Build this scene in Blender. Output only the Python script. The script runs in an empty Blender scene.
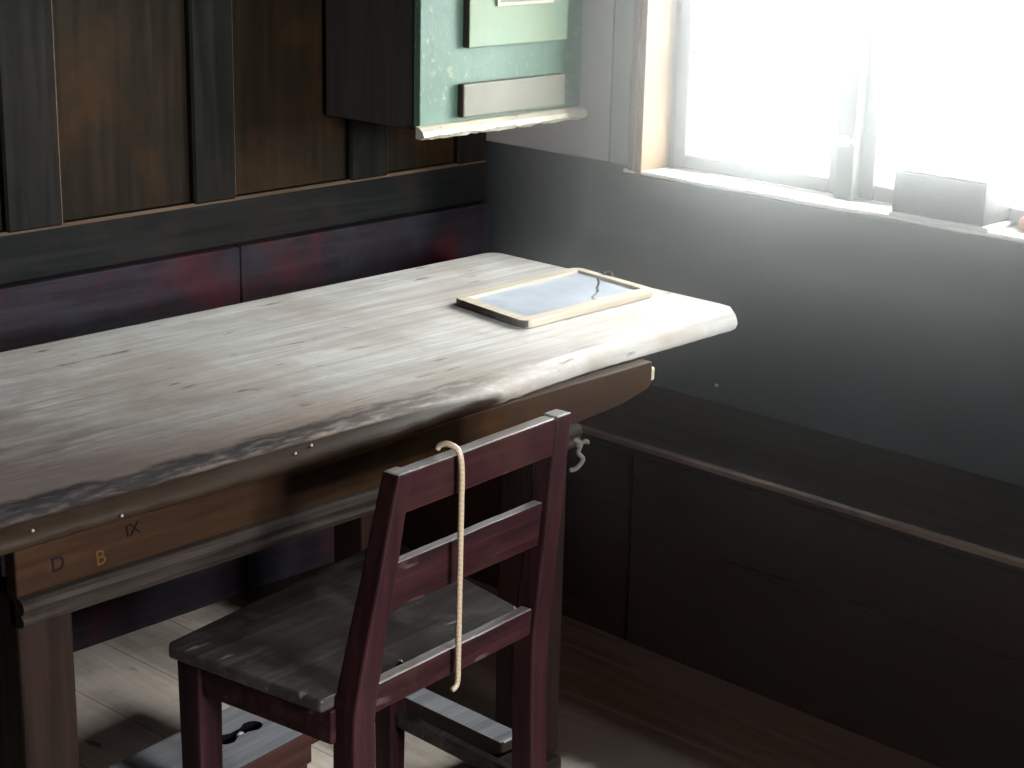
import bpy, bmesh, math, random
from mathutils import Vector, Matrix, noise
random.seed(7)
S = bpy.context.scene
COL = S.collection
R = math.radians

# ------------------------------------------------------------------ helpers
def link(name, bm, mat, parent=None, smooth=False, loc=None, rotz=None):
    me = bpy.data.meshes.new(name)
    bmesh.ops.recalc_face_normals(bm, faces=bm.faces[:])
    bm.to_mesh(me); bm.free()
    if smooth:
        for p in me.polygons: p.use_smooth = True
    o = bpy.data.objects.new(name, me); COL.objects.link(o)
    for m in (mat if isinstance(mat, (list, tuple)) else [mat]): me.materials.append(m)
    if parent: o.parent = parent
    if loc: o.location = loc
    if rotz: o.rotation_euler = (0, 0, rotz)
    return o

def thing(name, label, cat, loc=(0, 0, 0), rotz=0, group=None):
    o = bpy.data.objects.new(name, None); COL.objects.link(o)
    o.empty_display_size = .05
    o.location = loc; o.rotation_euler = (0, 0, rotz)
    return tag(o, label, cat, group)

def tag(o, label, cat, group=None):
    o['label'] = label; o['category'] = cat
    if group: o['group'] = group
    return o

def struct(name, bm, mat, parent=None, label=None, cat=None):
    o = link(name, bm, mat, parent)
    if parent is None:
        o['kind'] = 'structure'
        if label: o['label'] = label
        if cat: o['category'] = cat
    return o

def box(bm, x0, x1, y0, y1, z0, z1, bev=0.0, seg=2):
    t = bmesh.new()
    bmesh.ops.create_cube(t, size=1)
    for v in t.verts:
        v.co = Vector(((x0+x1)/2 + v.co.x*(x1-x0), (y0+y1)/2 + v.co.y*(y1-y0), (z0+z1)/2 + v.co.z*(z1-z0)))
    if bev > 0 and min(x1-x0, y1-y0, z1-z0) > 2*bev:
        bmesh.ops.bevel(t, geom=t.edges[:], offset=bev, segments=seg, profile=.5, affect='EDGES')
    me = bpy.data.meshes.new('tmp'); t.to_mesh(me); t.free(); bm.from_mesh(me); bpy.data.meshes.remove(me)
    return bm

def B(*a, **k): return box(bmesh.new(), *a, **k)

def loft(bm, rings, cap=True, bev=0):
    """rings: lists of equal-length point loops"""
    t = bmesh.new()
    vs = [[t.verts.new(p) for p in r] for r in rings]
    n = len(vs[0])
    for a, b in zip(vs, vs[1:]):
        for i in range(n):
            t.faces.new((a[i], a[(i+1) % n], b[(i+1) % n], b[i]))
    if cap:
        t.faces.new(vs[0]); t.faces.new(vs[-1])
    bmesh.ops.recalc_face_normals(t, faces=t.faces[:])
    if bev:
        ed = [e for e in t.edges if len(e.link_faces) == 2 and e.calc_face_angle() > .6]
        bmesh.ops.bevel(t, geom=ed, offset=bev, segments=2, profile=.5, affect='EDGES')
    me = bpy.data.meshes.new('tmp'); t.to_mesh(me); t.free(); bm.from_mesh(me); bpy.data.meshes.remove(me)
    return bm

def prism(bm, pts, z0, z1, bev=0):
    return loft(bm, [[(x, y, z0) for x, y in pts], [(x, y, z1) for x, y in pts]], bev=bev)

def tube(bm, pts, r, n=10):
    pts = [Vector(p) for p in pts]
    rings = []
    up = Vector((.93, .31, .14))
    for i, p in enumerate(pts):
        d = (pts[min(i+1, len(pts)-1)] - pts[max(i-1, 0)]).normalized()
        a = (up-d*up.dot(d)).normalized(); b = d.cross(a); up = a
        rr = r[i] if isinstance(r, (list, tuple)) else r
        rings.append([p + rr*(math.cos(2*math.pi*k/n)*a + math.sin(2*math.pi*k/n)*b) for k in range(n)])
    return loft(bm, rings)

def spline(P, n=8):
    P = [Vector(p) for p in P]; Q = [P[0]*2-P[1]] + P + [P[-1]*2-P[-2]]; out = []
    for i in range(1, len(Q)-2):
        for k in range(n):
            t = k/n; a, b, c, d = Q[i-1:i+3]
            out.append(.5*((2*b)+(c-a)*t+(2*a-5*b+4*c-d)*t*t+(3*b-a-3*c+d)*t**3))
    return out + [P[-1]]

# ------------------------------------------------------------------ materials
def base_mat(name):
    m = bpy.data.materials.new(name); m.use_nodes = True
    nt = m.node_tree; nt.nodes.clear()
    out = nt.nodes.new('ShaderNodeOutputMaterial')
    p = nt.nodes.new('ShaderNodeBsdfPrincipled')
    nt.links.new(p.outputs[0], out.inputs[0])
    return m, nt, p

def nd(nt, t, **k):
    n = nt.nodes.new(t)
    for a, v in k.items(): setattr(n, a, v)
    return n

def coords(nt, scale, loc=(0, 0, 0), rot=(0, 0, 0)):
    tc = nd(nt, 'ShaderNodeTexCoord'); mp = nd(nt, 'ShaderNodeMapping')
    nt.links.new(tc.outputs['Object'], mp.inputs[0])
    mp.inputs['Scale'].default_value = scale; mp.inputs['Location'].default_value = loc; mp.inputs['Rotation'].default_value = rot
    return mp.outputs[0]

def noi(nt, vec, scale, detail=6, rough=.6, dist=0):
    n = nd(nt, 'ShaderNodeTexNoise'); nt.links.new(vec, n.inputs['Vector'])
    n.inputs['Scale'].default_value = scale; n.inputs['Detail'].default_value = detail
    n.inputs['Roughness'].default_value = rough; n.inputs['Distortion'].default_value = dist
    return n.outputs['Fac']

def ramp(nt, fac, stops, interp='LINEAR'):
    r = nd(nt, 'ShaderNodeValToRGB'); nt.links.new(fac, r.inputs[0])
    cr = r.color_ramp; cr.interpolation = interp
    while len(cr.elements) < len(stops): cr.elements.new(.5)
    for e, (p, c) in zip(cr.elements, stops):
        e.position = p; e.color = (*c, 1) if len(c) == 3 else c
    return r.outputs[0]

def mix(nt, fac, a, b, mode='MIX'):
    m = nd(nt, 'ShaderNodeMix', data_type='RGBA', blend_type=mode)
    if isinstance(fac, (int, float)): m.inputs[0].default_value = fac
    else: nt.links.new(fac, m.inputs[0])
    for i, v in ((6, a), (7, b)):
        if isinstance(v, tuple): m.inputs[i].default_value = (*v, 1) if len(v) == 3 else v
        else: nt.links.new(v, m.inputs[i])
    return m.outputs[2]

def math_(nt, op, a, b=None, clamp=False):
    m = nd(nt, 'ShaderNodeMath', operation=op); m.use_clamp = clamp
    for i, v in ((0, a), (1, b)):
        if v is None: continue
        if isinstance(v, (int, float)): m.inputs[i].default_value = v
        else: nt.links.new(v, m.inputs[i])
    return m.outputs[0]

def g3(v): return (v, v, v)

def wood(name, dark, mid, light, axis='x', grain=1.0, rough=.5, wear=None, wear_amt=.5, bump=.25, specks=None, patch=None, spec=.4, seed=0, post=None):
    """grain runs along axis; wear: colour in broad blotches; patch: second blotch colour"""
    m, nt, p = base_mat(name)
    st = {'x': (1.2, 22, 22), 'y': (22, 1.2, 22), 'z': (22, 22, 1.2)}[axis]
    fine = noi(nt, coords(nt, tuple(s*grain for s in st), (seed, seed*.7, 0)), 2.2, 8, .65, .4)
    st2 = {'x': (.5, 5, 5), 'y': (5, .5, 5), 'z': (5, 5, .5)}[axis]
    broad = noi(nt, coords(nt, tuple(s*grain for s in st2), (3+seed, 1, 2)), 1.6, 4, .55, .6)
    c = ramp(nt, fine, [(.3, dark), (.5, mid), (.68, light)])
    c = mix(nt, math_(nt, 'MULTIPLY', ramp(nt, broad, [(.35, g3(0)), (.62, g3(1))]), .55), c, mix(nt, .5, c, light))
    if patch:
        pn = noi(nt, coords(nt, (1, 1, 1), (7+seed, 2, 5)), 3.1, 5, .6, .3)
        c = mix(nt, ramp(nt, pn, [(.48, g3(0)), (.66, g3(.85))]), c, patch)
    if wear:
        wn = noi(nt, coords(nt, (1.5, 1.5, 1.5), (1+seed, 9, 4)), 4.3, 7, .68, .2)
        c = mix(nt, math_(nt, 'MULTIPLY', ramp(nt, wn, [(.5, g3(0)), (.62, g3(1))]), wear_amt), c, wear)
    if specks:
        sn = noi(nt, coords(nt, tuple(s**.5*1.4 for s in st), (2+seed, 3, 1)), 6.5, 3, .5)
        c = mix(nt, ramp(nt, sn, [(.66, g3(0)), (.73, g3(.85))]), c, specks)
    if post: c = post(nt, c)
    nt.links.new(c, p.inputs['Base Color'])
    rr = ramp(nt, fine, [(.3, g3(min(1, rough+.15))), (.7, g3(max(.05, rough-.1)))])
    nt.links.new(rr, p.inputs['Roughness'])
    p.inputs['Specular IOR Level'].default_value = spec
    if bump:
        b = nd(nt, 'ShaderNodeBump'); b.inputs['Strength'].default_value = bump; b.inputs['Distance'].default_value = .004
        nt.links.new(math_(nt, 'ADD', fine, math_(nt, 'MULTIPLY', broad, .5)), b.inputs['Height'])
        nt.links.new(b.outputs[0], p.inputs['Normal'])
    return m

def paint(name, col, dirt, rough=.55, scale=5, amt=.5, bump=.15, chips=None, spec=.35):
    m, nt, p = base_mat(name)
    n1 = noi(nt, coords(nt, (1, 1, 1)), scale, 7, .65, .3)
    n2 = noi(nt, coords(nt, (1, 1, 1), (4, 4, 4)), scale*7, 4, .6)
    c = mix(nt, math_(nt, 'MULTIPLY', ramp(nt, n1, [(.35, g3(0)), (.7, g3(1))]), amt), col, dirt)
    if chips:
        c = mix(nt, ramp(nt, math_(nt, 'ADD', math_(nt, 'MULTIPLY', n2, .6), math_(nt, 'MULTIPLY', n1, .4)), [(.57, g3(0)), (.62, g3(1))]), c, chips)
    nt.links.new(c, p.inputs['Base Color'])
    p.inputs['Roughness'].default_value = rough
    p.inputs['Specular IOR Level'].default_value = spec
    if bump:
        b = nd(nt, 'ShaderNodeBump'); b.inputs['Strength'].default_value = bump; b.inputs['Distance'].default_value = .003
        nt.links.new(math_(nt, 'ADD', n2, math_(nt, 'MULTIPLY', n1, 2)), b.inputs['Height'])
        nt.links.new(b.outputs[0], p.inputs['Normal'])
    return m

def plain(name, col, rough=.5, metal=0, spec=.4):
    m, nt, p = base_mat(name)
    n = noi(nt, coords(nt, (1, 1, 1)), 40, 4)
    nt.links.new(mix(nt, math_(nt, 'MULTIPLY', n, .5), col, tuple(c*.6 for c in col)), p.inputs['Base Color'])
    p.inputs['Roughness'].default_value = rough; p.inputs['Metallic'].default_value = metal
    p.inputs['Specular IOR Level'].default_value = spec
    return m

# tabletop: grey scrubbed planks, grimy black band and orange-brown arris along the front edge
def top_post(nt, c):
    tc = nd(nt, 'ShaderNodeTexCoord'); sp = nd(nt, 'ShaderNodeSeparateXYZ'); nt.links.new(tc.outputs['Object'], sp.inputs[0])
    X_ = math_(nt, 'ADD', sp.outputs['X'], 1.75); Y_ = math_(nt, 'ADD', sp.outputs['Y'], 2.36)
    wob = noi(nt, coords(nt, (2.5, 6, 1)), 2.5, 6, .7)
    wob2 = noi(nt, coords(nt, (9, 40, 20)), 2.0, 6, .7)
    y = math_(nt, 'ADD', Y_, math_(nt, 'MULTIPLY', math_(nt, 'SUBTRACT', wob, .5), .10))
    # brown rubbed zone near the sitter's side
    f = math_(nt, 'DIVIDE', math_(nt, 'SUBTRACT', 2.20, y), .14, True)
    brownmask = math_(nt, 'MULTIPLY', f, ramp(nt, wob2, [(.35, g3(.45)), (.6, g3(1))]))
    fade = math_(nt, 'DIVIDE', math_(nt, 'SUBTRACT', 2.55, X_), .9, True)
    c = mix(nt, math_(nt, 'MULTIPLY', math_(nt, 'MULTIPLY', brownmask, .8), fade), c, mix(nt, wob2, (.10, .06, .04), (.26, .17, .10)))
    # left end painted darker for the light's falloff
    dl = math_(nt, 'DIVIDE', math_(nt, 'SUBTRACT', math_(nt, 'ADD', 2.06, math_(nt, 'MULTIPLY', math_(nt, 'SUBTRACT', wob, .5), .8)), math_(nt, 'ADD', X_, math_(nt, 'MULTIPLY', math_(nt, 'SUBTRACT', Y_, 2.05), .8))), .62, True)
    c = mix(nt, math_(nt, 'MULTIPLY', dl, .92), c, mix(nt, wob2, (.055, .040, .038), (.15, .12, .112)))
    # black grime band
    g = math_(nt, 'SUBTRACT', 1, math_(nt, 'DIVIDE', math_(nt, 'ABSOLUTE', math_(nt, 'SUBTRACT', y, 2.036)), .036, True), True)
    gm = math_(nt, 'MULTIPLY', math_(nt, 'MULTIPLY', ramp(nt, g, [(.1, g3(0)), (.45, g3(1))]), ramp(nt, wob2, [(.36, g3(.35)), (.52, g3(1))])), fade)
    c = mix(nt, math_(nt, 'MULTIPLY', gm, .9), c, mix(nt, wob2, (.003, .003, .0036), (.024, .025, .031)))
    # front arris
    e = math_(nt, 'DIVIDE', math_(nt, 'SUBTRACT', 2.017, Y_), .008, True)
    c = mix(nt, math_(nt, 'MULTIPLY', e, 1.0), c, mix(nt, wob2, (.006, .0034, .0021), (.022, .0125, .0075)))
    # plank seam
    s = math_(nt, 'SUBTRACT', 1, math_(nt, 'DIVIDE', math_(nt, 'ABSOLUTE', math_(nt, 'SUBTRACT', math_(nt, 'ADD', Y_, math_(nt, 'MULTIPLY', wob, .004)), 2.405)), .0022, True), True)
    c = mix(nt, math_(nt, 'MULTIPLY', s, .35), c, (.04, .03, .025))
    return c
M = {}
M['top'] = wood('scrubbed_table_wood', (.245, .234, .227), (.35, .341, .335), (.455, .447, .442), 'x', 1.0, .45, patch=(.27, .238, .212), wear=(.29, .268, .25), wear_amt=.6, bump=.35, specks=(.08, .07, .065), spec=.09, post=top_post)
M['apron'] = wood('apron_brown_wood', (.007, .0034, .0019), (.0155, .0068, .0033), (.025, .0115, .0058), 'x', 1, .6, patch=(.030, .0145, .003), wear=(.010, .0042, .003), bump=.2, spec=.05)
M['mould'] = wood('worn_moulding_wood', (.005, .0036, .0031), (.0125, .0092, .008), (.028, .021, .018), 'x', 1.3, .6, wear=(.005, .003, .0025), wear_amt=.7, bump=.4, spec=.06)
M['leg'] = wood('table_leg_wood', (.0035, .002, .0017), (.0085, .0045, .0036), (.015, .0085, .0065), 'z', 1, .6, patch=(.014, .005, .0035), bump=.25, spec=.06)
M['chair'] = wood('dark_red_brown_chair_wood', (.0045, .0014, .0016), (.0125, .0036, .0047), (.024, .008, .010), 'z', 1, .5, wear=(.024, .010, .008), wear_amt=.35, bump=.22, spec=.08)
M['chairx'] = wood('dark_red_brown_rail_wood', (.0045, .0014, .0016), (.0135, .0038, .005), (.026, .009, .011), 'x', 1, .5, wear=(.032, .014, .010), wear_amt=.35, bump=.22, specks=(.05, .03, .03), spec=.08)
M['wornlittop'] = wood('worn_lit_chair_top', (.05, .042, .042), (.11, .098, .10), (.17, .155, .16), 'x', 1, .45, wear=(.06, .03, .025), wear_amt=.6)
M['seat'] = wood('worn_seat_wood', (.006, .0045, .0046), (.015, .0122, .0122), (.042, .036, .036), 'x', 1, .45, patch=(.011, .008, .008), wear=(.075, .065, .062), wear_amt=.4, bump=.35, specks=(.13, .12, .12), spec=.2)
M['frame'] = wood('dark_blue_green_framing', (.0018, .0018, .0017), (.0040, .0038, .0034), (.008, .0075, .0066), 'z', .8, .65, patch=(.008, .006, .0045), wear=(.012, .010, .0085), wear_amt=.3, bump=.2, spec=.06)
M['framex'] = wood('dark_blue_green_rail', (.0018, .0021, .0022), (.0040, .0044, .0046), (.0075, .008, .008), 'x', .8, .65, patch=(.0075, .0065, .0055), wear=(.014, .010, .008), wear_amt=.35, bump=.2, spec=.06)
M['panel'] = wood('grained_brown_panel', (.0028, .0018, .001), (.006, .0036, .0016), (.0115, .007, .003), 'z', 1.2, .6, patch=(.022, .009, .002), wear=(.004, .003, .002), wear_amt=.5, bump=.15, spec=.06)
M['litbevel'] = wood('lit_panel_bevel', (.03, .017, .010), (.06, .037, .024), (.09, .062, .043), 'x', 1, .5, spec=.2)
M['lower'] = wood('red_blue_worn_board', (.005, .0038, .0052), (.0095, .0072, .010), (.017, .014, .019), 'x', .8, .6, patch=(.042, .0065, .009), wear=(.014, .0145, .020), wear_amt=.6, bump=.25, spec=.06)
M['floor'] = None
M['bench'] = wood('dark_brown_bench_wood', (.002, .001, .0008), (.0045, .0018, .0014), (.009, .0036, .0026), 'y', .8, .6, patch=(.010, .003, .002), wear=(.0025, .0016, .0012), wear_amt=.6, bump=.25, spec=.06)
M['benchedge'] = wood('rubbed_lit_bench_edge', (.012, .006, .004), (.03, .017, .013), (.06, .04, .032), 'y', 1, .45, wear=(.008, .004, .003), wear_amt=.8, spec=.25)
M['wallpaint'] = paint('dark_blue_grey_wall_paint', (.016, .019, .024), (.009, .0105, .013), .7, 3, .7, .1, spec=.15)
M['boardpaint'] = paint('mauve_grey_board_paint', (.30, .28, .29), (.22, .21, .215), .5, 4, .6, .08)
M['casing'] = paint('grey_green_casing_paint', (.20, .22, .22), (.14, .15, .15), .45, 4, .5, .08)
M['bead'] = paint('brown_edge_bead', (.10, .062, .042), (.055, .030, .018), .4, 9, .5, .1)
M['jamb'] = paint('cream_orange_jamb_paint', (.105, .064, .030), (.09, .047, .020), .6, 6, .6, .1)
M['sash'] = paint('grey_green_sash_paint', (.07, .077, .062), (.05, .055, .044), .5, 6, .5, .1, spec=.2)
M['sill'] = paint('pale_sill_paint', (.72, .71, .68), (.60, .58, .54), .4, 6, .5, .1)
M['green'] = paint('mint_green_cabinet_paint', (.064, .108, .088), (.045, .078, .062), .5, 7, .8, .25, chips=(.115, .15, .10), spec=.2)
M['greenside'] = M['green']
M['field'] = paint('pale_mint_panel_paint', (.088, .135, .10), (.12, .13, .075), .5, 6, .7, .15, spec=.2)
M['drawer'] = paint('beige_grey_panel_paint', (.095, .093, .076), (.072, .075, .062), .5, 7, .6, .2, spec=.2)
M['ledge'] = paint('chipped_cream_ledge_paint', (.30, .28, .23), (.22, .20, .16), .5, 12, .6, .2, chips=(.07, .06, .03), spec=.25)
M['cabside'] = wood('dark_cabinet_side', (.012, .011, .010), (.022, .02, .018), (.035, .032, .03), 'z', 1, .6)
M['edge'] = wood('shaded_edge_wood', (.010, .007, .005), (.020, .013, .009), (.035, .022, .015), 'z', 1, .5)
M['slateframe'] = wood('pale_slate_frame_wood', (.24, .20, .155), (.33, .285, .225), (.42, .37, .30), 'x', 1.5, .45, bump=.1)
M['footwood'] = wood('dark_foot_rail_wood', (.006, .004, .003), (.014, .009, .007), (.025, .017, .013), 'y', 1, .6, spec=.1)
M['slate'] = paint('chalky_slate', (.22, .245, .29), (.34, .37, .42), .36, 9, .9, .05, spec=.6)
M['iron'] = plain('dull_iron', (.10, .10, .10), .4, .8)
M['nail'] = plain('pale_nail_head', (.16, .16, .17), .5, .3)
M['brass'] = plain('brass_nail', (.45, .33, .10), .4, .7)
M['boxwood'] = wood('grey_box_wood', (.016, .0145, .0115), (.024, .0225, .018), (.034, .032, .026), 'y', 1, .5, bump=.15, spec=.2)
M['boxedge'] = plain('pale_box_edge', (.65, .65, .66), .4)
M['pink'] = plain('pinkish_red_clay', (.62, .22, .17), .7)
M['stooltop'] = wood('blue_grey_stool_wood', (.115, .115, .127), (.19, .193, .213), (.27, .275, .30), 'x', 1, .5, bump=.25, spec=.2)
M['stoolred'] = wood('red_brown_stool_wood', (.012, .005, .005), (.026, .010, .009), (.045, .019, .016), 'x', 1, .5, bump=.2, spec=.15)
M['cord'] = plain('frayed_grey_cord', (.075, .068, .06), .9, 0, .1)
M['plaster'] = plain('white_plaster', (.35, .345, .335), .8)
M['dark'] = plain('dark_carving_hole_shade', (.003, .002, .003), .9, 0, .05)
M['ochre'] = plain('ochre_carving', (.05, .026, .007), .8, 0, .05)
M['violet'] = plain('dark_violet_carving', (.006, .004, .007), .9, 0, .05)
M['plastersurf'] = paint('smoke_darkened_plaster', (.10, .085, .07), (.06, .05, .04), .8, 2.5, .6, .15)
M['snow'] = paint('pale_outdoor_ground', (.75, .76, .78), (.66, .67, .68), .8, 1.5, .5, 0)
M['eave'] = wood('added_eave_wood', (.03, .02, .015), (.06, .045, .035), (.10, .08, .06), 'x', 1, .6)

# cane: pale rattan with fine dark turns
m, nt, p = base_mat('pale_twisted_cane')
wv = nd(nt, 'ShaderNodeTexWave', wave_type='BANDS', bands_direction='DIAGONAL')
nt.links.new(coords(nt, (60, 60, 60)), wv.inputs['Vector']); wv.inputs['Scale'].default_value = 1.6; wv.inputs['Distortion'].default_value = 1
nt.links.new(ramp(nt, wv.outputs['Fac'], [(.1, (.22, .165, .115)), (.4, (.25, .19, .135)), (.8, (.28, .215, .16))]), p.inputs['Base Color'])
p.inputs['Roughness'].default_value = .45
M['cane'] = m

# floor boards along Y
def floor_post(nt, c):
    tc = nd(nt, 'ShaderNodeTexCoord'); sp = nd(nt, 'ShaderNodeSeparateXYZ'); nt.links.new(tc.outputs['Object'], sp.inputs[0])
    xx = math_(nt, 'ADD', sp.outputs['X'], math_(nt, 'MULTIPLY', sp.outputs['Y'], .03))
    k = math_(nt, 'DIVIDE', xx, .17)
    fr = math_(nt, 'FRACT', k)
    ed = math_(nt, 'MINIMUM', fr, math_(nt, 'SUBTRACT', 1, fr))
    seam = math_(nt, 'SUBTRACT', 1, math_(nt, 'DIVIDE', ed, .012, True), True)
    wn = nd(nt, 'ShaderNodeTexWhiteNoise', noise_dimensions='1D'); nt.links.new(math_(nt, 'FLOOR', k), wn.inputs['W'])
    c = mix(nt, 1, c, ramp(nt, wn.outputs['Value'], [(0, g3(.78)), (1, g3(1.1))]), 'MULTIPLY')
    # dark red-brown boards beside the bench, with shade painted in
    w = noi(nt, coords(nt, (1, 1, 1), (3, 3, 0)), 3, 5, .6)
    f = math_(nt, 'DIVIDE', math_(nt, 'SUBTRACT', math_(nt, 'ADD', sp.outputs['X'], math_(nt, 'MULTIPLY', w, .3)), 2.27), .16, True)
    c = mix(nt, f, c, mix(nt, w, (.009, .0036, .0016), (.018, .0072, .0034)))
    return mix(nt, math_(nt, 'MULTIPLY', seam, .85), c, (.02, .015, .012))
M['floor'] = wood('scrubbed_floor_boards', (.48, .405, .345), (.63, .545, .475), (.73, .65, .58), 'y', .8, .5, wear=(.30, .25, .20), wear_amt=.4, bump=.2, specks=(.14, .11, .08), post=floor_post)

# window pane: thin clear glass
m = bpy.data.materials.new('thin_window_glass'); m.use_nodes = True; nt = m.node_tree; nt.nodes.clear()
out = nd(nt, 'ShaderNodeOutputMaterial'); tr = nd(nt, 'ShaderNodeBsdfTransparent'); gl = nd(nt, 'ShaderNodeBsdfGlossy')
gl.inputs['Roughness'].default_value = .03; tr.inputs[0].default_value = (.96, .98, .97, 1)
lw = nd(nt, 'ShaderNodeLayerWeight'); lw.inputs[0].default_value = .5
fz = math_(nt, 'ADD', .03, math_(nt, 'MULTIPLY', .9, math_(nt, 'POWER', lw.outputs['Facing'], 5))); mx = nd(nt, 'ShaderNodeMixShader')
nt.links.new(fz, mx.inputs[0]); nt.links.new(tr.outputs[0], mx.inputs[1]); nt.links.new(gl.outputs[0], mx.inputs[2]); nt.links.new(mx.outputs[0], out.inputs[0])
M['glass'] = m

# scattering volume added for the glare around the window
GLARE = .088
m = bpy.data.materials.new('glare_scatter'); m.use_nodes = True; nt = m.node_tree; nt.nodes.clear()
out = nd(nt, 'ShaderNodeOutputMaterial'); vs = nd(nt, 'ShaderNodeVolumeScatter')
vs.inputs['Color'].default_value = (.96, .98, 1, 1); vs.inputs['Density'].default_value = GLARE; vs.inputs['Anisotropy'].default_value = .975
nt.links.new(vs.outputs[0], out.inputs['Volume'])
M['glare_veil'] = m

# ------------------------------------------------------------------ setting
XW, YW = 3.10, 3.00            # inner faces of the window wall and of the panelled wall
XL, YF, ZC = -1.5, -1.3, 2.20
struct('floor', B(XL-.2, XW+.2, YF-.2, YW+.2, -.06, 0), M['floor'])
struct('ceiling', B(XL-.2, XW+.2, YF-.2, YW+.2, ZC, ZC+.08), M['plastersurf'])
struct('wall_left', B(XL-.2, XL, YF-.2, YW+.2, 0, ZC), M['plastersurf'])

WZ0, WZ1 = .925, 1.66
W1 = (1.53, 2.535)
W2 = (1.00, 2.15)          # along X, in the front wall
UP, TOP = .27, .24            # how much higher that window sits
bm = bmesh.new()
XO = XW + .18
for (a, b) in ((YF-.18, W1[0]), (W1[1], YW+.2)): box(bm, XW, XO, a, b, 0, ZC)
box(bm, XW, XO, *W1, 0, WZ0); box(bm, XW, XO, *W1, WZ1, ZC)
struct('wall_right', bm, M['wallpaint'])
bm = bmesh.new()
box(bm, XL, W2[0], YF-.18, YF, 0, ZC); box(bm, W2[1], XW, YF-.18, YF, 0, ZC)
box(bm, *W2, YF-.18, YF, 0, WZ0+UP); box(bm, *W2, YF-.18, YF, WZ1+TOP, ZC)
struct('wall_front', bm, M['plastersurf'])
struct('ground', B(-25, 40, -35, 30, -.5, -.3), M['snow'])
struct('added_eave', B(XO-.02, XO+.55, YF-.3, YW+.3, 2.25, 2.35), M['eave'])  # unseen eave added to block the high sky

# painted boarding on the window wall between the corner and the window
struct('trim_1', B(XW-.010, XW, 2.612, YW, .945, ZC, bev=.003), M['boardpaint'])

# panelled wall: frame, panels, board below
wb = link('wall_back', B(XL, XW+.2, YW+.032, YW+.2, 0, ZC), M['frame']); wb['kind'] = 'structure'
ST = [(XL, -1.43), (-1.1, -.98), (-.65, -.53), (-.2, -.08), (.25, .37), (.70, .82), (1.02, 1.14), (1.345, 1.465), (1.79, 1.915), (2.23, 2.34), (2.66, 2.775), (3.0, XW)]
def lit_bevels(o):  # bevels turned to the window get a paler colour as painted light
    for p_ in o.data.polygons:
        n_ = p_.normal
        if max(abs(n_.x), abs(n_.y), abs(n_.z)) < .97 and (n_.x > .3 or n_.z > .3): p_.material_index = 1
for a, b in ST: lit_bevels(link('stile', B(a, b, YW, YW+.04, .896, ZC, bev=.005, seg=1), [M['frame'], M['litbevel']], wb))
lit_bevels(link('rail', B(XL, XW, YW, YW+.04, .797, .90, bev=.006, seg=1), [M['framex'], M['litbevel']], wb))
for (a, b), (c, d) in zip(ST, ST[1:]):
    bm = B(b+.002, c-.002, YW+.017, YW+.03, .902, ZC-.01)
    o = link('panel', bm, M['panel'], wb)
# boards below the panels; the bevels above carry painted light
xs = [XL, .9, 2.335, XW]
for i in range(3):
    link('base_board', B(xs[i]+.001, xs[i+1]-.001, YW-.012, YW+.03, 0, .796, bev=.004), M['lower'], wb)

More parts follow.
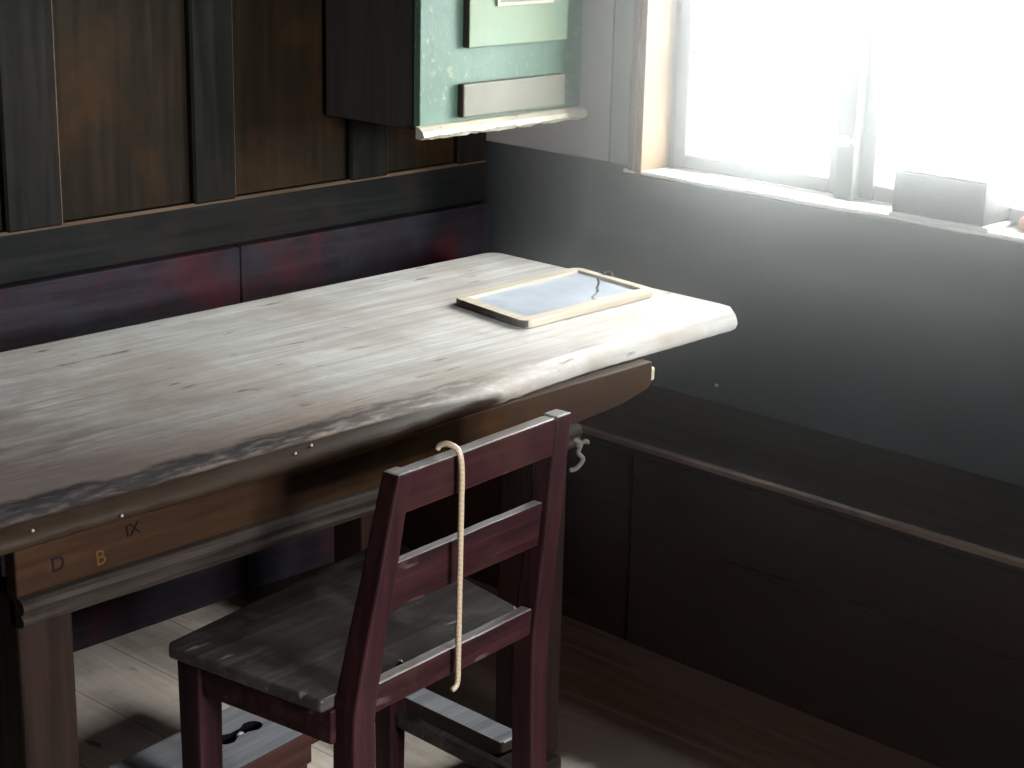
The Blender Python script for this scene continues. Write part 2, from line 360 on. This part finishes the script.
# ------------------------------------------------------------------ windows
def window(name, y0, y1, detail):
    w = bpy.data.objects.new(name, None); COL.objects.link(w); w['kind'] = 'structure'
    xf = XW+.085                                       # inner face of the sashes
    t = .02
    # jambs lining the reveal
    link('jamb', B(XW-.012, XO, y1-t, y1, WZ0, WZ1, bev=.002), M['jamb'], w)
    link('jamb', B(XW-.012, XO, y0, y0+t, WZ0, WZ1, bev=.002), M['jamb'], w)
    link('lintel_board', B(XW-.012, XO, y0, y1, WZ1-t, WZ1), M['jamb'], w)
    link('edge_bead', B(XW-.018, XW-.002, y1-.004, y1+.016, WZ0+.012, WZ1+.02, bev=.004), M['bead'], w)
    link('edge_bead', B(XW-.018, XW-.002, y0-.016, y0+.004, WZ0+.012, WZ1+.02, bev=.004), M['bead'], w)
    link('casing', B(XW-.014, XW, y1+.016, y1+.072, WZ0+.02, WZ1+.08, bev=.003), M['casing'], w)
    link('casing', B(XW-.014, XW, y0-.072, y0-.016, WZ0+.02, WZ1+.08, bev=.003), M['casing'], w)
    bm = bmesh.new()
    # sill board, its front edge a little hollowed by wear
    n = 24; r1 = []; 
    for i in range(n+1):
        y = y0-.03+(y1-y0+.06)*i/n
        dx = .004*math.sin(i*.9)+.003*noise.noise(Vector((i*.7, 1, 0)))
        r1.append([(XO, y, WZ0+.004), (XW-.012+dx, y, WZ0+.004), (XW-.016+dx, y, WZ0+.008), (XW-.012+dx, y, WZ0+.013), (XO, y, WZ0+.013)])
    for r in r1:
        for k, q in enumerate(r):
            if q[1] < y0+.0005 or q[1] > y1-.0005:
                if q[0] > XW: r[k] = (XW, q[1], q[2])
    loft(bm, r1)
    link('sill', bm, M['sill'], w)
    ym = (y0+y1)/2
    zb, zt = WZ0+.013, WZ1-t
    # fixed outer frame
    bm = bmesh.new()
    box(bm, xf+.002, xf+.06, y0+t, y0+t+.012, zb, zt); box(bm, xf+.002, xf+.06, y1-t-.012, y1-t, zb, zt)
    link('outer_frame', bm, M['sash'], w)
    link('mullion', B(xf-.028, xf+.055, ym-.022, ym+.022, zb, zt, bev=.004), M['sash'], w)
    for a, b in ((y0+t+.012, ym-.022), (ym+.022, y1-t-.012)):
        bm = bmesh.new()
        sw = .034
        box(bm, xf, xf+.04, a, a+sw, zb+.002, zt, bev=.004); box(bm, xf, xf+.04, b-sw, b, zb+.002, zt, bev=.004)
        box(bm, xf, xf+.04, a+sw, b-sw, zb+.002, zb+.034, bev=.004); box(bm, xf, xf+.04, a+sw, b-sw, zt-.034, zt, bev=.004)
        s = link('sash', bm, M['sash'], w)
        for zz in (WZ0+.272, WZ0+.555):
            link('glazing_bar', B(xf+.006, xf+.034, a+sw, b-sw, zz-.006, zz+.006, bev=.002), M['sash'], s)
        link('pane', B(xf+.018, xf+.021, a+sw-.004, b-sw+.004, zb+.028, zt-.028), M['glass'], s)
    bm = bmesh.new()
    box(bm, xf-.046, xf-.026, ym-.010, ym+.006, WZ0+.125, WZ0+.147, bev=.003); box(bm, xf-.052, xf-.040, ym-.034, ym+.006, WZ0+.133, WZ0+.143, bev=.003)
    link('latch', bm, M['sill'], w)
    return w
window('window_1', *W1, True)
WZ0 += UP; WZ1 += TOP
w2 = window('fill_window', *W2, False)  # unseen window added to light the floor under the table
WZ0 -= UP; WZ1 -= TOP
w2.rotation_euler = (0, 0, R(-90)); w2.location = (0, YF+XW, 0)

# ------------------------------------------------------------------ benches
b1 = thing('bench', 'dark brown built-in wall bench running along under the window, its front lip bare and tinted as if lit', 'bench', (2.75, 1.0, 0))
def rel(o): return o.location
def child(name, bm, mat, parent):
    """bm in world coordinates; parent unrotated"""
    bmesh.ops.translate(bm, verts=bm.verts[:], vec=-Vector(parent.location))
    return link(name, bm, mat, parent)
child('front_board', B(2.752, 2.775, -.8, 2.228, .262, .428, bev=.003), M['bench'], b1)
child('front_board', B(2.754, 2.775, -.8, 2.228, .0, .260, bev=.003), M['bench'], b1)
child('front_board', B(2.758, 2.78, 2.23, 2.985, .0, .428, bev=.003), M['bench'], b1)
bm = bmesh.new()
rr = []
for i in range(81):
    y = -.8+(2.985+.8)*i/80
    w = .004*noise.noise(Vector((y*3, 0, 3)))+.003*noise.noise(Vector((y*11, 0, 5)))
    rr.append([(3.098, y, .428), (2.745, y, .428), (2.740+w, y, .434), (2.739+w, y, .442), (2.744+w, y, .449), (2.756, y, .452), (3.098, y, .452)])
loft(bm, rr)
o = child('seat', bm, [M['bench'], M['benchedge']], b1)
for p_ in o.data.polygons:  # front lip paler: partly bare wood, partly its lit line coloured in
    if p_.center.z > .440 and p_.center.x < .0055: p_.material_index = 1

# ------------------------------------------------------------------ table
T = thing('table', 'heavy old wooden table with a scrubbed grey top and blackened front edge', 'table', (1.75, 2.36, 0))
x0, x1, y0, y1 = .74, 2.862, 1.985, 2.742
def outline(ins_f, ins_o, rad):
    """rounded rectangle, inset ins_f along the front, ins_o elsewhere"""
    ax, bx, ay, by = x0+ins_o, x1-ins_o, y0+ins_f, y1-ins_o*.6
    P = []
    def arc(cx, cy, r, a0, a1, n=8):
        for k in range(n+1):
            a = R(a0+(a1-a0)*k/n); P.append((cx+r*math.cos(a), cy+r*math.sin(a)))
    r = rad
    arc(bx-r, ay+r, r, -90, 0)
    m = 24
    for k in range(1, m): P.append((bx, ay+r+(by-.03-ay-r)*k/m))
    arc(bx-.03, by-.03, .03, 0, 90, 5)
    m = 90
    for k in range(1, m): P.append((bx-.03+(ax+.03-bx+.03)*k/m, by))
    arc(ax+.03, by-.03, .03, 90, 180, 5)
    for k in range(1, 12): P.append((ax, by-.03+(ay+r-by+.03)*k/12))
    arc(ax+r, ay+r, r, 180, 270)
    m = 130
    for k in range(1, m): P.append((ax+r+(bx-r-ax-r)*k/m, ay))
    return P
rings = []
for (f, o, z) in ((.010, .010, .7150), (.002, .003, .7185), (0, 0, .7250), (.002, .001, .7320), (.010, .003, .7400), (.024, .006, .7470), (.042, .010, .7515), (.062, .018, .7550), (.070, .026, .7550)):
    P = outline(f, o, .052)
    ring = []
    for (px, py) in P:
        nz = noise.noise(Vector((px*7, py*7, z*20))); n2 = noise.noise(Vector((px*26, py*26, z*50)))
        front = max(0, min(1, (2.09-py)/.05))
        n3 = noise.noise(Vector((px*60, py*60, z*140)))
        k = .0015*nz*(.4+front)+.0022*n2*front+.0014*n3*front
        # taper: front edge drifts back towards the window end
        s_ = max(0, min(1, (px-1.75)/.75)); s_ = s_*s_*(3-2*s_)
        dy = (.055-.75*f)*s_*front
        if z > .7549: k *= .5
        ring.append((px, py+k+dy, z + (front*(.0018*n2+.001*nz+.0014*n3) if .716 < z < .7545 else 0)))
    rings.append(ring)
bm = loft(bmesh.new(), rings)
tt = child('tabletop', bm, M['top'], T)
for p_ in tt.data.polygons: p_.use_smooth = len(p_.vertices) == 4
for q in ((1.655, 1.996, .740), (1.69, 2.000, .744), (1.200, 1.994, .738), (1.334, 1.984, .727)):
    n = bmesh.new(); bmesh.ops.create_uvsphere(n, u_segments=8, v_segments=6, radius=.0028); bmesh.ops.translate(n, verts=n.verts[:], vec=q)
    o = child('nail_head', n, M['nail'], T); o.parent = tt
YA = 2.006
bm = loft(bmesh.new(), [[(1.178, y, .642), (2.31, y, .640), (2.44, y, .650), (2.512, y, .665), (2.522, y, .675), (2.522, y, .716), (1.178, y, .716)] for y in (YA, YA+.028)], bev=.003)
ap = child('apron', bm, M['apron'], T)
child('apron', B(1.20, 2.30, 2.545, 2.570, .60, .716, bev=.003), M['apron'], T)
child('apron', B(1.185, 1.21, 2.095, 2.46, .60, .716, bev=.003), M['apron'], T)
child('apron', B(2.275, 2.30, 2.095, 2.46, .60, .716, bev=.003), M['apron'], T)
# rounded double moulding below the front apron
prof = [(0, .600), (-.006, .600), (-.012, .604), (-.014, .611), (-.010, .617), (-.008, .619), (-.013, .622), (-.016, .629), (-.014, .636), (-.008, .641), (0, .643)]
rr = []
for i in range(61):
    x = 1.178+(2.312-1.178)*i/60
    rr.append([(x, YA+py+.001*noise.noise(Vector((x*9, py*80, 2))), pz+.0012*noise.noise(Vector((x*7, 5, pz*30)))) for py, pz in prof] + [(x, YA+.02, .643), (x, YA+.02, .600)])
child('moulding', loft(bmesh.new(), rr), M['mould'], T)
for lx in (1.178, 2.208):
    for ly in (YA+.002, 2.462):
        zt = .715 if ly > 2.2 else .64
        bm = loft(bmesh.new(), [[(lx, ly, z), (lx+.086, ly, z), (lx+.086, ly+.086, z), (lx, ly+.086, z)] for z in (0, .2, .4, zt)], bev=.005)
        child('leg', bm, M['leg'], T)
bm = B(1.15, 2.215, 1.925, YA+.001, .0, .05, bev=.010, seg=3)
child('foot_rail', bm, M['mould'], T)
rail_ = child('foot_rail', B(2.150, 2.207, YA+.01, 2.53, .0, .062, bev=.006), [M['footwood'], M['stooltop']], T)
for p_ in rail_.data.polygons: p_.material_index = 1 if p_.normal.z > .9 else 0  # pale top face paints in the light falling on the rail
child('foot_rail', B(1.265, 1.32, YA+.01, 2.53, .0, .062, bev=.006), M['mould'], T)
child('peg', B(2.518, 2.536, YA+.004, YA+.022, .676, .702, bev=.004), M['slateframe'], T)
# carved marks on the apron
def carve(txt, x, z, size, mat, rot=0):
    cu = bpy.data.curves.new('mark', 'FONT'); cu.body = txt; cu.size = size; cu.extrude = .0006; cu.align_x = 'CENTER'; cu.align_y = 'CENTER'
    t = bpy.data.objects.new('mark', cu); COL.objects.link(t)
    bpy.context.view_layer.update()
    me = bpy.data.meshes.new_from_object(t.evaluated_get(bpy.context.evaluated_depsgraph_get()))
    bpy.data.objects.remove(t)
    me.transform(Matrix.Translation(Vector((x, YA-.0004, z))-Vector(T.location)) @ Matrix.Rotation(R(90), 4, 'X') @ Matrix.Rotation(R(rot), 4, 'Z'))
    o = bpy.data.objects.new('carved_letter', me); COL.objects.link(o); me.materials.append(mat); o.parent = ap
carve('D', 1.243, .674, .030, M['violet'], 4)
carve('B', 1.311, .664, .032, M['ochre'], 5)
carve('IX', 1.366, .692, .026, M['dark'], 6)

# ------------------------------------------------------------------ chair
TH = R(4.5)
CH = thing('chair', 'dark red-brown wooden ladder-back chair pushed under the table', 'chair', (1.726, 1.780, 0), TH)
def back_y(z): return -.010-.10*(z-.44)
def pale_top(o):  # upward faces paler: wear, plus the light on them painted in
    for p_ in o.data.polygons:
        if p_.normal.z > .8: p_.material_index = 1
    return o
def stile(xa, xb, name):
    rings = []
    for i in range(25):
        z = .784*i/24
        u = max(0, (z-.43)/.36)
        l = xa[0]+(xa[1]-xa[0])*u; r = xb[0]+(xb[1]-xb[0])*u
        yb = back_y(z) if z > .40 else back_y(.40)-.03*(max(0, .30-z))
        d = .044 if z < .45 else .044-.012*u
        w = .0012*noise.noise(Vector((z*9, l, 1)))
        rings.append([(l+w, yb, z), (r+w, yb, z), (r+w, yb+d, z), (l+w, yb+d, z)])
    return pale_top(link(name, loft(bmesh.new(), rings, bev=.004), [M['chair'], M['wornlittop']], CH))
stile((-.164, -.111), (-.117, -.081), 'back_post')
stile((.254, .250), (.296, .288), 'back_post')
def rail(name, xa, xb, z0, z1, off, th, mat, bev=.004, crown=0):
    rings = []
    n = 24
    for i in range(n+1):
        x = xa+(xb-xa)*i/n; c = crown*(1-(2*i/n-1)**2)
        w = .001*noise.noise(Vector((x*12, z0*5, 3)))
        rings.append([(x, back_y(z0)+off+c, z0+w), (x, back_y(z1)+off+c, z1+w), (x, back_y(z1)+off+th+c, z1+w), (x, back_y(z0)+off+th+c, z0+w)])
    return pale_top(link(name, loft(bmesh.new(), rings, bev=bev), [mat, M['wornlittop']], CH))
rail('top_rail', -.100, .262, .718, .782, .003, .026, M['chairx'])
rail('back_slat', -.114, .254, .562, .637, .012, .018, M['chairx'], .002)
rail('bottom_rail', -.132, .250, .405, .453, .004, .024, M['chairx'])
# seat: trapezoid board, wider at the front
pts = [(-.130, .018), (.236, .018), (.262, .036), (.345, .385), (.335, .397), (-.200, .352), (-.212, .340), (-.190, .036), (-.185, .034), (-.130, .034)]
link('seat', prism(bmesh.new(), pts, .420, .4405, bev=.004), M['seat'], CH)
def bar(name, p, q, w, h, mat):
    """rail from p to q (centre line at its top), width w, height h"""
    p, q = Vector(p), Vector(q); d = (q-p); s = Vector((-d.y, d.x, 0)).normalized()*w/2
    rings = [[c-s, c+s, c+s-Vector((0, 0, h)), c-s-Vector((0, 0, h))] for c in (p, p.lerp(q, .5), q)]
    return link(name, loft(bmesh.new(), rings, bev=.003), mat, CH)
bar('seat_rail', (-.163, .03, .420), (-.180, .325, .420), .022, .055, M['chairx'])
bar('seat_rail', (.270, .03, .420), (.318, .365, .420), .022, .055, M['chairx'])
bar('seat_rail', (-.165, .327, .420), (.312, .368, .420), .022, .055, M['chairx'])
def leg(cx, cy, w):
    rings = [[(cx-s*w+0, cy-s*w, z), (cx+s*w, cy-s*w, z), (cx+s*w, cy+s*w, z), (cx-s*w, cy+s*w, z)] for z, s in ((0, .42), (.2, .46), (.419, .5))]
    return link('front_leg', loft(bmesh.new(), rings, bev=.004), M['chair'], CH)
leg(-.172, .316, .050); leg(.306, .356, .046)
bar('stretcher', (.276, .03, .135), (.306, .345, .135), .018, .028, M['seat'])
bar('stretcher', (-.150, .03, .135), (-.172, .305, .135), .018, .028, M['chairx'])

# the thin cane hooked over the top rail
rt = back_y(.782)+.003
pts = [(.002, rt+.026, .7885), (.003, rt+.021, .7955), (.006, rt+.008, .7985), (.010, rt-.005, .7925), (.012, rt-.010, .780)]
pts += [(.014+.040*k, rt-.011+.036*k, .770-.36*k) for k in (.05, .2, .35, .5, .65, .8, .93)]
pts += [(.053, -.017, .404), (.049, -.017, .394), (.041, -.016, .390)]
bm = tube(bmesh.new(), spline(pts, 6), .0046, 12)
o = link('cane', bm, M['cane'], None, True, (1.726, 1.780, 0), TH)
tag(o, 'thin pale cane with a curled top hooked over the chair back', 'cane')

# knotted cord end on the table's far leg
o = bmesh.new()
tube(o, spline([(2.296, 1.998, .618), (2.306, 1.990, .607), (2.303, 1.992, .592), (2.312, 1.988, .578), (2.300, 1.992, .563), (2.288, 1.998, .560)], 5), .0045, 8)
tube(o, spline([(2.300, 1.994, .604), (2.316, 1.986, .612), (2.322, 1.986, .607)], 5), [.004]*6+[.0035]*5, 8)
o = link('cord', o, M['cord'], None, True); tag(o, 'short frayed grey cord knotted at the top of the table leg behind the chair', 'cord')

# ------------------------------------------------------------------ slate
A_, B_, C_, D_ = (2.433, 2.447), (2.400, 2.218), (2.794, 2.218), (2.825, 2.464)
SL = thing('writing_slate', 'cracked writing slate in a pale wooden frame lying on the table', 'slate', (2.613, 2.335, .7555))
def L2(p): return (p[0]-2.613, p[1]-2.335)
def lerp2(u, v):
    a = [A_[i]*(1-u)*(v)+B_[i]*(1-u)*(1-v)+C_[i]*u*(1-v)+D_[i]*u*v for i in (0, 1)]
    return L2(a)
def rquad(u0, u1, v0, v1, ru, rv, n=6):
    P = []
    for cu, cv, a0 in ((u1-ru, v1-rv, 0), (u0+ru, v1-rv, 90), (u0+ru, v0+rv, 180), (u1-ru, v0+rv, 270)):
        for k in range(n+1):
            a = R(a0+90*k/n); P.append(lerp2(cu+ru*math.cos(a), cv+rv*math.sin(a)))
    return P
o_ = rquad(0, 1, 0, 1, .06, .10); i_ = rquad(.068, .945, .115, .905, .004, .006)
def sring(P, z, s=1.0): return [(x*s, y*s, z) for x, y in P]
rings = [sring(o_, 0, .985), sring(o_, .003), sring(o_, .0120), sring(o_, .0150, .990), sring(i_, .0150), sring(i_, .002)]
rings.append(rings[0])
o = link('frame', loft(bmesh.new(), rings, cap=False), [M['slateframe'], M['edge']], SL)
for p_ in o.data.polygons:  # left rim faces darkened: their shade is put into the colour
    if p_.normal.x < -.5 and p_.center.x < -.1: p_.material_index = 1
ue = [(.580, .11), (.612, .19), (.640, .25), (.690, .30), (.745, .35), (.81, .46), (.88, .54), (.945, .66)]
big = [lerp2(.945, .91), lerp2(.062, .91), lerp2(.062, .11)] + [lerp2(u-.005, v+.010) for u, v in ue[:-1]] + [lerp2(.945, .672)]
link('slab', prism(bmesh.new(), big, .002, .0100), M['slate'], SL)
sm = [lerp2(u+.005, v-.010) for u, v in ue[1:]] + [lerp2(.945, .11), lerp2(.595, .11)]
link('broken_slab', prism(bmesh.new(), sm, .002, .0090), M['slate'], SL)
bm = tube(bmesh.new(), spline([(*lerp2(.975, .62), .012), (*lerp2(1.0, .64), .020), (*lerp2(1.012, .58), .021), (*lerp2(.99, .54), .013)], 5), .0022, 6)
link('hanging_loop', bm, M['cord'], SL)

# ------------------------------------------------------------------ hanging corner cabinet
CB = thing('corner_cabinet', 'mint green wall cabinet hanging in the corner left of the window', 'cabinet', (2.85, 2.85, 1.04))
cx0, cx1, cy, cz, ct = 2.586, 3.088, 2.702, 1.052, 2.10
child('front', B(cx0, cx1, cy, cy+.02, cz, ct, bev=.002), M['green'], CB)
child('body', B(cx0+.002, cx1, cy+.0205, YW-.001, cz+.001, ct), M['cabside'], CB)  # body much darker than the mint front
rr = []
for i in range(61):
    x = cx0-.012+(cx1-.002-cx0+.012)*i/60
    q = [.0035*noise.noise(Vector((x*22, k*3.1, 1)))+.002*noise.noise(Vector((x*70, k, 4))) for k in range(6)]
    rr.append([(x, cy-.0005, cz-.014), (x, cy-.016+q[0], cz-.016+q[1]*1.5), (x, cy-.025+q[2], cz-.008+q[3]), (x, cy-.022+q[4]*.6, cz+.002), (x, cy-.010, cz+.010+q[5]*.3), (x, cy-.0005, cz+.012)])
child('ledge', loft(bmesh.new(), rr), M['ledge'], CB)
def slab(name, xa, xb, za, zb, th, inx, inz, mat, parent, pmat=None, depth=-.006):
    bm = bmesh.new(); box(bm, xa, xb, cy-th, cy+.001, za, zb, bev=.004)
    o = child(name, bm, mat, parent)
    return o
def shade_edge(o):  # left faces get a dark brown that stands in for their shade
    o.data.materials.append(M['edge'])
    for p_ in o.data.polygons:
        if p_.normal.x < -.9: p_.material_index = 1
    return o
dr = shade_edge(child('door', B(2.708, 3.018, cy-.020, cy-.0005, 1.217, 2.02, bev=.003), M['field'], CB))
# raised beading framing the door's field
bm = bmesh.new()
for (xa, xb, za, zb) in ((2.786, 2.794, 1.306, 1.93), (2.956, 2.964, 1.306, 1.93), (2.786, 2.964, 1.300, 1.308), (2.786, 2.964, 1.928, 1.936)):
    box(bm, xa, xb, cy-.026, cy-.0195, za, zb, bev=.002)
o = child('door_beading', bm, M['ledge'], CB); o.parent = dr; o.location = (0, 0, 0)
bm = B(2.712, 2.716, cy-.0205, cy-.004, 1.22, 2.0)
shade_edge(child('lower_panel', B(2.694, 3.016, cy-.020, cy-.0005, 1.072, 1.143, bev=.004), M['drawer'], CB))

# ------------------------------------------------------------------ box and lump on the sill
SZ = WZ0+.013
BX = thing('sill_box', 'small grey wooden box standing on the sunlit window sill', 'box', (3.14, 1.77, SZ))
child('base_board', B(3.080, 3.206, 1.652, 1.872, SZ, SZ+.010, bev=.003), M['boxedge'], BX)
child('body', B(3.084, 3.203, 1.666, 1.868, SZ+.0095, SZ+.090, bev=.002), M['boxwood'], BX)
bm = bmesh.new(); box(bm, 3.083, 3.204, 1.665, 1.869, SZ+.0905, SZ+.096, bev=.002)
child('lid', bm, M['boxwood'], BX)
bm = bmesh.new(); bmesh.ops.create_icosphere(bm, subdivisions=3, radius=.03)
for v in bm.verts:
    v.co *= 1+.25*noise.noise(v.co*30); v.co.z = max(v.co.z*.62, -.012); 
bmesh.ops.translate(bm, verts=bm.verts[:], vec=(3.175, 1.606, SZ+.012))
tag(link('clay_lump', bm, M['pink'], None, True), 'pinkish red lump on the sill beside the grey box, cut off by the picture edge', 'lump')

# ------------------------------------------------------------------ footstool under the table
FS = thing('footstool', 'low blue-grey footstool with a double hand hole, on the floor under the table', 'footstool', (1.66, 2.235, 0), R(7))
# outline with two-lobed hole, as a strip of quads between the hole and the rim
hc = (.072, .004)
def hole(n=40):
    P = []
    for k in range(n):
        a = 2*math.pi*k/n
        ca, sa = abs(math.cos(a)), math.sin(a)
        q = .021**2-(.030*sa)**2
        r = max(.030*ca+math.sqrt(q), .012/max(abs(sa), .3)) if q > 0 else .012/max(abs(sa), .3)
        P.append((hc[0]+r*math.cos(a), hc[1]+r*sa*.85))
    return P
H = hole()
def rim(n=40):
    P = []
    hx, hy = .185, .087
    for k in range(n):
        a = 2*math.pi*k/n; dx, dy = math.cos(a), math.sin(a)
        # ray from hole centre to rectangle
        ts = []
        if dx > 1e-6: ts.append((hx-hc[0])/dx)
        if dx < -1e-6: ts.append((-hx-hc[0])/dx)
        if dy > 1e-6: ts.append((hy-hc[1])/dy)
        if dy < -1e-6: ts.append((-hy-hc[1])/dy)
        t = min(ts); P.append([hc[0]+t*dx, hc[1]+t*dy])
    for cxn, cyn in ((hx, hy), (hx, -hy), (-hx, hy), (-hx, -hy)):
        b = min(P, key=lambda q: (q[0]-cxn)**2+(q[1]-cyn)**2); b[0], b[1] = cxn, cyn
    return P
RM = rim()
rings = [[(x, y, .122) for x, y in H], [(x, y, .122) for x, y in RM], [(x, y, .146) for x, y in RM], [(x*.985, y*.975, .150) for x, y in RM], [(x, y, .150) for x, y in H], [(x, y, .122) for x, y in H]]
o = link('top_board', loft(bmesh.new(), rings, cap=False), [M['stooltop'], M['stoolred'], M['dark']], FS)
for p_ in o.data.polygons:
    if abs(p_.normal.z) < .5: p_.material_index = 2 if (Vector((p_.center.x, p_.center.y))-Vector(hc)).length < .06 else 1  # hole walls near-black: the shade inside is painted on
for sx in (-.15, .15):
    link('leg', loft(bmesh.new(), [[(sx-.012, -.075, 0), (sx-.012, -.03, 0), (sx-.012, 0, .045), (sx-.012, .03, 0), (sx-.012, .075, 0), (sx-.012, .068, .1225), (sx-.012, -.068, .1225)],
                                 [(sx+.012, -.075, 0), (sx+.012, -.03, 0), (sx+.012, 0, .045), (sx+.012, .03, 0), (sx+.012, .075, 0), (sx+.012, .068, .1225), (sx+.012, -.068, .1225)]]), M['stoolred'], FS)
n = bmesh.new(); bmesh.ops.create_uvsphere(n, u_segments=10, v_segments=6, radius=.0085); bmesh.ops.translate(n, verts=n.verts[:], vec=(hc[0]+.002, hc[1]-.002, .1425))
link('peg', n, M['plaster'], FS)
link('side_board', B(-.165, .165, -.080, -.066, .082, .1225, bev=.003), M['stoolred'], FS)

# chip of plaster on the seat; nail in the wall
bm = bmesh.new(); bmesh.ops.create_icosphere(bm, subdivisions=2, radius=.0042)
for v in bm.verts: v.co *= 1+.4*noise.noise(v.co*300); v.co.z *= .7
bmesh.ops.translate(bm, verts=bm.verts[:], vec=(1.704, 1.812, .4430))
tag(link('plaster_chip', bm, M['plaster']), 'tiny white chip lying on the chair seat by the lower rail', 'chip')
bm = bmesh.new(); bmesh.ops.create_uvsphere(bm, u_segments=10, v_segments=6, radius=.004)
bmesh.ops.translate(bm, verts=bm.verts[:], vec=(XW-.001, 2.282, .491))
tag(link('wall_nail', bm, M['brass']), 'small brass nail head in the dark wall above the bench', 'nail')

# added wedge of scattering volume, shaped for the window glare
o = link('glare_veil', loft(bmesh.new(), [[(.22, .10, 1.38), (3.06, .95, .80), (3.06, 2.64, .80), (1.15, 1.12, 1.13)], [(.22, .10, ZC-.02), (3.06, .95, ZC-.02), (3.06, 2.64, ZC-.02), (1.15, 1.12, ZC-.02)]]), M['glare_veil'])
o['kind'] = 'stuff'; o['label'] = 'added scattering veil for the glare around the bright window'; o['category'] = 'glare_veil'
o.display_type = 'WIRE'

# ------------------------------------------------------------------ light
w = bpy.data.worlds.new('overcast_sky'); S.world = w; w.use_nodes = True
nt = w.node_tree; nt.nodes.clear()
out = nd(nt, 'ShaderNodeOutputWorld'); bg = nd(nt, 'ShaderNodeBackground')
bg.inputs[0].default_value = (1.0, .99, .975, 1); tcw = nd(nt, 'ShaderNodeTexCoord'); sw = nd(nt, 'ShaderNodeSeparateXYZ'); nt.links.new(tcw.outputs['Generated'], sw.inputs[0])
mrw = nd(nt, 'ShaderNodeMapRange', interpolation_type='SMOOTHSTEP'); nt.links.new(sw.outputs[0], mrw.inputs[0])
mrw.inputs[1].default_value = -.2; mrw.inputs[2].default_value = .9; mrw.inputs[3].default_value = 10; mrw.inputs[4].default_value = 60
# sky boosted behind the camera to feed the added front window
dt = nd(nt, 'ShaderNodeVectorMath', operation='DOT_PRODUCT'); nt.links.new(tcw.outputs['Generated'], dt.inputs[0])
dt.inputs[1].default_value = Vector((0, -1, .36)).normalized()
gw = nd(nt, 'ShaderNodeMapRange', interpolation_type='SMOOTHSTEP'); nt.links.new(dt.outputs['Value'], gw.inputs[0])
gw.inputs[1].default_value = math.cos(R(34)); gw.inputs[2].default_value = math.cos(R(12)); gw.inputs[3].default_value = 0; gw.inputs[4].default_value = 210
nt.links.new(math_(nt, 'ADD', mrw.outputs[0], gw.outputs[0]), bg.inputs[1])
nt.links.new(bg.outputs[0], out.inputs[0])
for (a, b, lc, rz) in ((*W1, (XO+.01, sum(W1)/2), 90), (*W2, (sum(W2)/2, YF-.19), 0)):
    l = bpy.data.lights.new('window_daylight_portal', 'AREA'); l.shape = 'RECTANGLE'; l.size = b-a; l.size_y = WZ1-WZ0
    l.cycles.is_portal = True
    o = bpy.data.objects.new('window_daylight_portal', l); COL.objects.link(o)
    o.location = (*lc, (WZ0+WZ1)/2+((UP+TOP)/2 if rz == 0 else 0))
    o.rotation_euler = (R(90), 0, R(rz))      # faces into the room

# ------------------------------------------------------------------ camera
yaw, pitch, roll = R(46.87), R(16.71), R(1.33)
f = Vector((math.sin(yaw)*math.cos(pitch), math.cos(yaw)*math.cos(pitch), -math.sin(pitch)))
r0 = Vector((math.cos(yaw), -math.sin(yaw), 0)); u0 = r0.cross(f)
r = math.cos(roll)*r0+math.sin(roll)*u0; u = -math.sin(roll)*r0+math.cos(roll)*u0
cam = bpy.data.cameras.new('camera'); cam.sensor_width = 36; cam.lens = 1800/1024*36; cam.clip_start = .02
co = bpy.data.objects.new('camera', cam); COL.objects.link(co)
mt = Matrix((r, u, -f)).transposed().to_4x4(); mt.translation = Vector((0, 0, 1.63)); co.matrix_world = mt
S.camera = co

S.view_settings.view_transform = 'Standard'; S.view_settings.look = 'None'
S.view_settings.gamma = 1; S.view_settings.use_curve_mapping = False
S.view_settings.exposure = 0.0
S.cycles.use_denoising = True
S.cycles.max_bounces = 10; S.cycles.diffuse_bounces = 5; S.cycles.volume_bounces = 3; S.cycles.transparent_max_bounces = 12
S.cycles.sample_clamp_indirect = 8
